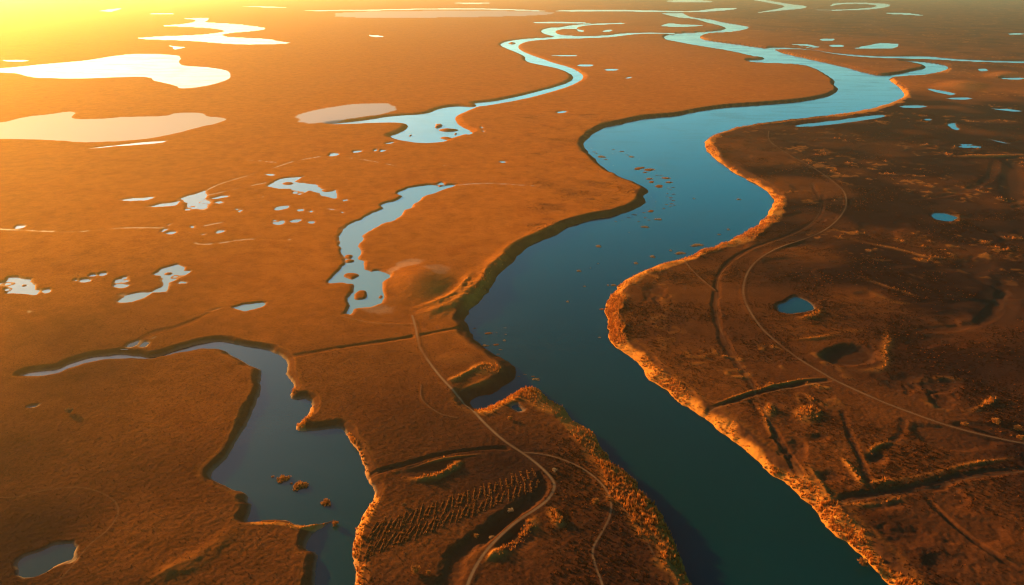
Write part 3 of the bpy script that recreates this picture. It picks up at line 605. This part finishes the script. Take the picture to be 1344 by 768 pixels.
def tuft_template(r, ntri, spread=1.0, upright=.6):
    """unit tuft (radius 1, height 1): ntri blades, returned as (ntri*3, 3)"""
    a = r.random(ntri) * 2 * np.pi; rad = np.sqrt(r.random(ntri)) * .55 * spread
    base = np.stack([np.cos(a) * rad, np.sin(a) * rad, r.random(ntri) * .25], -1)
    out = np.stack([np.cos(a), np.sin(a), np.zeros(ntri)], -1)
    tip = base + out * (.25 + .5 * r.random((ntri, 1))) * (1.2 - upright) + np.stack([r.normal(0, .15, ntri), r.normal(0, .15, ntri), .45 + .55 * r.random(ntri)], -1)
    side = np.stack([-np.sin(a + r.normal(0, .9, ntri)), np.cos(a), np.zeros(ntri)], -1) * (.16 + .16 * r.random((ntri, 1)))
    return np.stack([base - side, base + side, tip], 1).reshape(-1, 3)

def tuft_mesh(name, pos, rad, hgt, colr, ntri, nvar=12, seed=1, upright=.6, spread=1.0):
    r = np.random.default_rng(seed); n = len(pos)
    T = np.stack([tuft_template(r, ntri, spread, upright) for _ in range(nvar)])      # nvar, ntri*3, 3
    k = r.integers(0, nvar, n); th = r.random(n) * 2 * np.pi
    c, s_ = np.cos(th), np.sin(th)
    co = np.empty((n, ntri * 3, 3), np.float32); t = T[k]
    co[..., 0] = (t[..., 0] * c[:, None] - t[..., 1] * s_[:, None]) * rad[:, None] + pos[:, 0:1]
    co[..., 1] = (t[..., 0] * s_[:, None] + t[..., 1] * c[:, None]) * rad[:, None] + pos[:, 1:2]
    co[..., 2] = t[..., 2] * hgt[:, None] + pos[:, 2:3]
    me = raw_mesh(name, co.reshape(-1, 3), np.arange(n * ntri * 3).reshape(-1, 3), 3, False)
    ca = me.color_attributes.new('tint', 'FLOAT_COLOR', 'POINT')
    cc = np.ones((n, ntri * 3, 4), np.float32); cc[..., :3] = colr[:, None, :] * (.75 + .5 * r.random((n, ntri * 3, 1)))
    ca.data.foreach_set('color', cc.ravel())
    return me

def scatter(n, u0, u1, v0, v1, dens, seed):
    """points with a density in tufts per square metre (dens(x, y, slant) -> array), drawn over the visible ground"""
    r = np.random.default_rng(seed)
    u = r.uniform(u0, u1, n); v = r.uniform(v0, v1, n)
    p = unproj(np.stack([u, v], -1), BASE); x, y = p[:, 0], p[:, 1]
    dep = y * CP + (H - BASE) * SP
    area = dep ** 3 / ((H - BASE) * FPX ** 2) * (u1 - u0) * (v1 - v0) / n      # m2 of ground per sample
    keep = r.random(n) < dens(x, y, dep) * area
    return x[keep], y[keep], r

RE, TR, DK, MU = MASK[..., 1], MASK[..., 2], MASK[..., 3], MASK[..., 0]
def patch(x, y): return np.clip(.55 + .9 * vnoise(x / 45, y / 45, 4) + .5 * vnoise(x / 14, y / 14, 5), .05, 1.5)
def scrub_density(x, y, dep):
    d = np.clip((900 / dep) ** 2, 0, 1) * np.where(x > 20, .30 * patch(x, y), .14)
    return d * (zat(x, y, ALLD) > 1.0) * (zat(x, y, TR) < .06) * (1 - .9 * np.clip(zat(x, y, DK) * 1.4, 0, 1)) * (1 - zat(x, y, MU) ** .5)
x, y, r = scatter(2400000, -60, 1404, 150, 860, scrub_density, 3)
n = len(x); print('scrub', n)
R_ = r.uniform(.3, .8, n) ** 1.2 * np.where(x > 20, 1 + .35 * patch(x, y), .8); tone = np.clip(vnoise(x / 60, y / 60, 2) * .5 + .5 + r.normal(0, .2, n), 0, 1)[:, None]
he = zat(x, y, HEATH_DIM)[:, None]
colr = ((1 - tone) * np.array([.17, .055, .014]) + tone * np.array([.30, .10, .022])) * (1 - np.clip(he * 1.15, 0, 1) * np.array([.87, .86, .72]))  # scrub tint dimmed by the same painted fall-off of light
lit = (r.random(n) < .10 * patch(x, y))[:, None] * (x[:, None] > 10); colr = np.where(lit, np.array([.22, .062, .012]), colr)
me = tuft_mesh('scrub', np.stack([x, y, zat(x, y) - .1], -1), R_, R_ * r.uniform(.7, 1.3, n), colr, 9, seed=5, upright=.3)
me.materials.append(M_SCRUB); o = link(bpy.data.objects.new('marsh_scrub', me)); o['kind'] = 'stuff'; o['label'] = 'low rust brown scrub and dry grass covering the plain'

def reed_density(x, y, dep):
    k = np.maximum(zat(x, y, RE) - .2, 0) * 1.3
    return .75 * np.clip((700 / dep) ** 2, 0, 1) * np.clip(k * 1.5, 0, 1) * (zat(x, y, ALLD) > .3) * (.35 + .75 * patch(x, y)) * (zat(x, y, TR) < .05)
x, y, r = scatter(2400000, -60, 1404, 60, 860, reed_density, 4)
n = len(x); print('reed', n)
hh = r.uniform(.6, 2.6, n) * (.6 + .5 * patch(x, y)); tone = r.random((n, 1))
colr = (1 - tone) * np.array([.28, .075, .012]) + tone * np.array([.62, .205, .03])
me = tuft_mesh('reeds', np.stack([x, y, zat(x, y) - .1], -1), hh * .45, hh, colr, 9, seed=6, upright=.8)
me.materials.append(M_REED); o = link(bpy.data.objects.new('reed_bed', me)); o['kind'] = 'stuff'; o['label'] = 'golden orange reeds standing along the river banks and ridges'

# ------------------------------------------------------------------ separate things
WORDS = ['first','second','third','fourth','fifth','sixth','seventh','eighth','ninth','tenth','eleventh','twelfth','thirteenth','fourteenth','fifteenth','sixteenth','seventeenth','eighteenth','nineteenth','twentieth']
WORDS += ['twenty-' + w for w in WORDS[:9]] + ['thirtieth'] + ['thirty-' + w for w in WORDS[:9]] + ['fortieth'] + ['forty-' + w for w in WORDS[:9]] + ['fiftieth'] + ['fifty-' + w for w in WORDS[:9]]
def thing(name, loc, label, cat, group=None, rz=0.0, scale=(1, 1, 1)):
    o = bpy.data.objects.new(name, None); col.objects.link(o); o.location = loc; o.rotation_euler = (0, 0, rz); o.scale = scale
    o.empty_display_size = .5; o['label'] = label; o['category'] = cat
    if group: o['group'] = group
    return o
def part(name, me, parent):
    o = bpy.data.objects.new(name, me); col.objects.link(o); o.parent = parent; return o
def cluster(name, r, n, L, Wd, h, tone, mat, hmin=.5, upright=.6, ntri=10, rad=.5):
    """blades standing over an oval L x Wd (m), one mesh"""
    a = r.random(n) * 2 * np.pi; q = np.sqrt(r.random(n)); jag = 1 + .3 * np.sin(3 * a + r.random() * 6) + .2 * np.sin(5 * a)
    x, y = np.cos(a) * q * L * jag, np.sin(a) * q * Wd * jag
    hh = h * (hmin + (1 - hmin) * r.random(n)) * (1 - .4 * q)
    t = r.random((n, 1)); c = (1 - t) * np.array(tone[0]) + t * np.array(tone[1])
    me = tuft_mesh(name, np.stack([x, y, np.full(n, .05)], -1), np.full(n, rad) * r.uniform(.7, 1.3, n), hh, c, ntri, seed=int(r.integers(1e6)), upright=upright)
    me.materials.append(mat); return me
def mat_slab(name, r, L, Wd, th, colr):
    """irregular low mat of matted stalks: lens-shaped, wavy edge"""
    n, rings = 22, 4; co = [(0, 0, th)]; f = []
    ph = r.random(4) * 6
    for k in range(1, rings + 1):
        q = k / rings
        for i in range(n):
            a = 2 * math.pi * i / n; j = 1 + .22 * math.sin(2 * a + ph[0]) + .16 * math.sin(3 * a + ph[1]) + .1 * math.sin(7 * a + ph[2])
            co.append((math.cos(a) * q * L * j, math.sin(a) * q * Wd * j, th * (1 - q ** 2.5) * (1 + .3 * r.random()) - (.12 if k == rings else 0)))
    tri = [(0, 1 + i, 1 + (i + 1) % n) for i in range(n)]
    for k in range(rings - 1):
        for i in range(n):
            a, b = 1 + k * n + i, 1 + k * n + (i + 1) % n; c, d = a + n, b + n
            tri += [(a, c, d), (a, d, b)]
    me = raw_mesh(name, np.array(co), np.array(tri), 3, False)
    ca = me.color_attributes.new('tint', 'FLOAT_COLOR', 'POINT'); cc = np.ones((len(co), 4), np.float32)
    cc[:, :3] = np.array(colr) * (.7 + .6 * r.random((len(co), 1))); ca.data.foreach_set('color', cc.ravel())
    me.materials.append(M_SCRUB); return me
TAN = ((.20, .12, .06), (.42, .27, .13)); RUST = ((.24, .085, .02), (.50, .20, .045)); BROWN = ((.10, .05, .025), (.22, .12, .05))
rr_ = np.random.default_rng(21)
RAFTV = []
for k in range(5):
    tone = TAN if k < 3 else RUST
    RAFTV.append((mat_slab('reed_mat', rr_, 1, 1, .25, tone[0]), cluster('reed_stalks', rr_, 26, .8, .8, .8, tone, M_REED, rad=.22, ntri=8)))
def raft(px, py, w_, h_, label, group, tilt=None, kind=None, name='reed_raft', cat='reed raft', zl=0.0):
    p = unproj((px, py), zl); dep = p[1] * CP + (H - zl) * SP; m = dep / FPX
    slant = SP + (CH - py) / FPX * -CP; fs = max(.2, (H - zl) / math.hypot(H - zl, math.hypot(*p)))
    L = w_ * m * .5; Wd = max(h_ * m * .5 / fs * .75, L * .35) if h_ else L * .5
    v = RAFTV[kind if kind is not None else (int(px * 7 + py * 3) % 5)]
    rz = tilt if tilt is not None else random.uniform(-.25, .25)
    t = thing(name, (p[0], p[1], zl), label, cat, group, rz, (L, Wd, max(.5, min(1.6, (L * Wd) ** .5 * .45))))
    part('mat', v[0], t); part('foliage', v[1], t)
    return t
def chain(items, fmt, group, tilt=None):
    for i, it in enumerate(items):
        raft(it[0], it[1], it[2], it[3] if len(it) > 3 else 0, fmt % WORDS[i], group, tilt)
chain([(776,194.6,2.5),(780,199.5,5),(783,201.5,4),(789.8,206,11,4),(795,209.5,5)], 'dark reed clump hugging the upper left river bank, %s from the far end', 'reed clumps under the upper river bank')
chain([(805,196.5,4),(804,202,2.5),(816,199,7),(823,203.5,5),(829,206,7,3),(805,217.6,2),(839,209,2)], 'small brown reed raft in the upper river patch, %s from the far end', 'upper patch of reed rafts')
for px, py, w_, h_, tl, lb in [(839,221,12,6,-.5,'long orange reed raft at the upper left corner of the midriver cluster'), (852,223,11,6,-.5,'slanting pale reed raft right behind the leading orange raft'),
        (846.5,226.5,5,2,-.3,'small brown raft between the two leading orange rafts'), (852,235,7,4,-.5,'orange reed raft in the cluster nearest the jutting bank'), (855,239,8,3.5,0,'wide low reed raft touching the clump nearest the jutting bank'),
        (865,244.5,12,5,.1,'largest orange reed raft at the lower end of the midriver cluster'), (874,234,10,3.5,-.5,'reddish slanting reed raft on the right edge of the midriver cluster'), (878,239.5,8,3,-.3,'dark reed raft just below the reddish slanting one')]:
    raft(px, py, w_, h_, lb, 'orange reed rafts in midriver', tl, 3 + (int(px) % 2))
chain([(862,230,5),(868,230.6,4),(877,247,3.5),(883.5,246,5),(880,249,3.5),(876,254,3.5),(884,255,5),(875,258,2.5),(880,259.6,5),(883.5,263.4,5),(880,261.5,4),(881.5,267.6,5),(875,268.6,5),(885,269.5,4),(880.3,271.3,4),(871,274,5)],
      'small reed clump in the trail below the midriver cluster, %s from its top', 'trail of reed clumps below the midriver cluster')
chain([(855,258.7,2.5),(860.6,265,2.5),(860,273,2.5),(854,277.3,9,4),(845,279.5,5),(833,282,7),(825,286,4.5),(816.5,289,3),(808,291,4)], 'brown reed clump in the curved line off the left bank, %s from the point', 'curved line of reed clumps off the left bank')
chain([(864,288,10,3.5),(852,289,5),(846.6,286,4.5),(838.4,291,4),(846.6,298,14,3),(825.6,305,2.5)], 'pale reed raft in the short streaks below the curved line, %s from the right', 'pale reed streaks in midriver')
for px, py, w_, h_, tl, lb in [(785.6,323.4,9,4,0,'lone tan reed raft in the open river bend'), (760,355.7,8,3,.2,'tan reed raft at the lower end of a faint foam line'), (767.3,376,5,2,0,'tiny pale raft alone below the foam line'),
        (745,396,5,3,0,'lone tan reed clump in the middle of the wide river'), (856.6,337,9,4,0,'largest tan raft beside the right bank'), (834.8,345.6,7,3.5,0,'tan raft next downstream of the largest one by the right bank'),
        (880.3,329,5,2.5,0,'small tan raft beside the long floating mat'), (956,301.4,5,2.5,0,'small tan raft close to the right bank of the deep bend'), (944,308,6,2,.4,'pale sliver of reeds close to the right bank below the deep bend'),
        (911,261,4,1.5,.2,'pale speck of reeds in the open upper bend'), (969.6,261.8,7,2,.3,'pale sliver of reeds in the deep upper bend'), (915,322,24,4,.42,'long pale floating reed mat lying along the right bank'), (893,332.5,19,4,.42,'lower half of the long floating mat touching the right bank'),
        (805.6,374.4,9,3,.1,'tan reed clump touching the nose of the right bank'), (798,374.4,4,2,0,'tiny reed clump off the nose of the right bank'), (790,406,6,3,0,'rust reed clump against the steep bright right bank'), (787,443,5,2,0,'small reed clump just off the steep bright right bank'),
        (775,352,3,1.2,.4,'faint speck of reeds midway along the foam line'), (785,346,3,1.2,.4,'faint speck of reeds at the upper end of the foam line')]:
    raft(px, py, w_, h_, lb, 'scattered reed rafts in the lower bend', tl, 0 if px != 790 else 3)
chain([(623,431,5),(641,437.6,11,3.5),(652,437,3.5),(663,430.5,4),(664,439,4.5),(662,447,5.5,3),(651,452.5,8,3.2),(637,454,9,4.5),(657,459,5.5),(654,465,4),(673,483.8,6),(681,494,4.5),(688.8,491.7,5),(699.6,494,5.5),(704,498,10,5.5)],
      'tan reed raft off the notched left bank, %s going downstream', 'tan reed rafts along the notched left bank')

def islet(px, py, rx, ry, h, label, zl=2.6, n=90):
    p = unproj((px, py), zl); dep = p[1] * CP + (H - zl) * SP; m = dep / FPX; fs = (H - zl) / math.hypot(H - zl, math.hypot(*p))
    L, Wd = rx * m, ry * m / fs
    t = thing('reed_islet', (p[0], p[1], zl), label, 'reed islet', 'reed islets in the dark left channel' if zl == 2.6 else None, .35)
    part('mud_base', mat_slab('mud_base', rr_, L * .85, Wd * .8, .35, (.07, .04, .02)), t)
    part('foliage', cluster('foliage', rr_, n, L * .85, Wd * .8, h, RUST, M_REED, rad=.75, ntri=14, upright=.5), t)
islet(372, 629, 9, 4.5, 2.2, 'rust reed islet in the dark left channel, leftmost of three')
islet(394, 638, 11, 5.5, 2.4, 'largest rust reed islet in the dark left channel', n=130)
islet(428, 660.6, 6.2, 5.2, 2.2, 'small rust reed islet nearest the hooked spit', n=60)
islet(382, 634.8, 1.8, 1.2, 1.0, 'tiny reed tuft between the two upper islets', n=6)
islet(357.8, 626, 1.8, 1.0, .7, 'pale reed speck left of the upper islet', n=5)
for px, py, rx, ry, lb in [(440, 681, 5, 4, 'rust bushy tip of the hooked spit')]:
    pass

def bush(px, py, rpx, label, tone=RUST, zz=None, group='lone bushes on the marsh'):
    p = unproj((px, py + rpx * .6), BASE); dep = p[1] * CP + (H - BASE) * SP; R = rpx * dep / FPX
    z = float(zat(p[0], p[1])) if zz is None else zz
    t = thing('bush', (p[0], p[1], z), label, 'bush', group)
    r = rr_; n = int(30 + 14 * R)
    a = r.random(n) * 2 * np.pi; ph = np.arccos(r.random(n)); q = r.random(n) ** .4 * (1 + .25 * np.sin(3 * a))
    pos = np.stack([np.cos(a) * np.sin(ph) * q * R, np.sin(a) * np.sin(ph) * q * R, .35 * R + np.cos(ph) * q * R * .95], -1)
    tt = r.random((n, 1)); c = (1 - tt) * np.array(tone[0]) + tt * np.array(tone[1])
    me = tuft_mesh('crown', pos, np.full(n, R * .42), np.full(n, R * .42), c, 12, seed=int(r.integers(1e6)), upright=.2); me.materials.append(M_SCRUB)
    part('crown', me, t)
    co = []; f = []
    for s_ in range(5):        # a few leaning stems from the root
        a0 = r.random() * 6.28; tip = np.array([math.cos(a0) * R * .45, math.sin(a0) * R * .45, R * .9]); b = len(co)
        for i in range(5):
            aa = 6.283 * i / 5
            co.append((math.cos(aa) * R * .06, math.sin(aa) * R * .06, -.3)); 
        for i in range(5):
            aa = 6.283 * i / 5
            co.append((tip[0] + math.cos(aa) * R * .02, tip[1] + math.sin(aa) * R * .02, tip[2]))
        f += [(b + i, b + (i + 1) % 5, b + 5 + (i + 1) % 5, b + 5 + i) for i in range(5)]
    me = raw_mesh('stems', np.array(co), np.array(f), 4); ca = me.color_attributes.new('tint', 'FLOAT_COLOR', 'POINT')
    ca.data.foreach_set('color', np.tile(np.array([.09, .05, .03, 1], np.float32), len(co))); me.materials.append(M_SCRUB); part('stems', me, t)
PALE = ((.30, .17, .08), (.5, .32, .16))
bush(439, 681, 4.0, 'rust bush on the tip of the hooked spit', zz=2.7)
bush(781, 658, 4.5, 'rust bush casting a shadow beside the bend of the footpath')
bush(670, 667, 3.6, 'pale bush between the row plot and the dark ditch', PALE)
bush(645, 701, 3.2, 'pale bush left of the track where it crosses the dark hollow', PALE)
bush(625, 700, 3.2, 'rust bush on the left bank of the dark ditch')
bush(545, 748, 5.5, 'round rust bush in the plain below the row plot')
bush(562, 751, 3.0, 'low bush just right of the round rust bush')
bush(728, 617, 3.0, 'small pale bush beside the bright bend of the track', PALE)
bush(1135, 729, 6, 'large rust bush hanging over the water from the right bank', zz=1.0)
bush(800, 655, 3.5, 'bush at the fork of the footpath')
bush(1266, 556, 4.0, 'small rust bush beside the dirt track near the right edge')
bush(1335, 561, 4.5, 'rust bush above the track at the right edge')
bush(1339, 573, 4.0, 'rust bush closest to the track at the right edge')
bush(1306, 553, 5.0, 'rust bush amid dark hollows near the right edge')
bush(530, 663, 3.0, 'faint bush alone in the plain above the row plot', BROWN)
bush(91, 540, 4.5, 'small lit bush right of the sliver pond', BROWN)
bush(669, 549, 3.0, 'tiny bush beside the pool on the peninsula')

# ---- the plot of scrub rows: two bands of short leaning rows
def row_mesh(r, L):
    n = int(L * 3.6); t = r.random(n)
    x = r.normal(0, .5, n); y = (t - .5) * L; hh = (.75 + .45 * np.sin(t * 26 + r.random() * 6)) * (.6 + .4 * r.random(n)) * np.clip(np.minimum(t, 1 - t) * 8, .4, 1)
    tt = r.random((n, 1)) ** 1.5; c = (1 - tt) * np.array([.13, .046, .014]) + tt * np.array([.46, .17, .038])
    me = tuft_mesh('foliage', np.stack([x, y, np.full(n, -.15)], -1), np.full(n, .55) * r.uniform(.7, 1.2, n), hh, c, 12, seed=int(r.integers(1e6)), upright=.4)
    me.materials.append(M_SCRUB)
    k = 14; co = []; f = []
    for i in range(k):
        q = i / (k - 1); yy = (q - .5) * L; e = math.sin(math.pi * q) ** .4; w_ = .75 * e * (1 + .2 * r.normal()); h_ = .4 * e
        co += [(-w_, yy, -.2), (-.45 * w_, yy, h_ * .8), (.1 * w_, yy, h_), (.55 * w_, yy, h_ * .7), (w_, yy, -.2)]
    f = [(i * 5 + j, i * 5 + j + 1, i * 5 + j + 6, i * 5 + j + 5) for i in range(k - 1) for j in range(4)]
    eb = raw_mesh('earth_ridge', np.array(co), np.array(f), 4); ca = eb.color_attributes.new('tint', 'FLOAT_COLOR', 'POINT')
    ca.data.foreach_set('color', np.tile(np.array([.10, .035, .012, 1], np.float32), len(co))); eb.materials.append(M_SCRUB)
    return eb, me
ROWV = [row_mesh(rr_, 10.0) for _ in range(6)]
def lerp(a, b, t): return (a[0] + (b[0] - a[0]) * t, a[1] + (b[1] - a[1]) * t)
TOPL, TOPR, MIDL, MIDR, BOTL, BOTR = (486, 689), (700, 613), (480, 713), (708, 626), (474, 737), (709, 641)
NR = 31
for band, (aL, aR, bL, bR) in enumerate([(TOPL, TOPR, MIDL, MIDR), (MIDL, MIDR, BOTL, BOTR)]):
    for i in range(NR):
        t0 = (i + .5) / NR; sh = .022 * (1 - t0) + .003
        a = unproj(lerp(aL, aR, min(t0 + sh, 1)), BASE); b = unproj(lerp(bL, bR, max(t0 - sh, 0)), BASE)
        d = a - b; L = math.hypot(*d) * (1.02 + .1 * math.sin(i * 3.7)); c = (a + b) / 2 + np.array([.35 * math.sin(i * 5.1 + band), .5 * math.cos(i * 2.9 + band)])
        dirn = 'upper' if band == 0 else 'lower'
        o = bpy.data.objects.new('scrub_row', None); col.objects.link(o); v = ROWV[(i * 5 + band) % 6]; part('earth_ridge', v[0], o); part('foliage', v[1], o)
        o.location = (c[0], c[1], float(zat(c[0], c[1]))); o.rotation_euler = (0, 0, math.atan2(d[1], d[0]) - math.pi / 2 + .12 * math.sin(i * 4.3 + band)); o.scale = (1, L / 10.0, 1 + .25 * math.sin(i * 2.3))
        o['label'] = 'rust scrub row in the %s band of the plot, %s from the water' % (dirn, WORDS[i]); o['category'] = 'scrub row'; o['group'] = 'scrub rows of the two-band plot'
print('objects', len(bpy.data.objects))
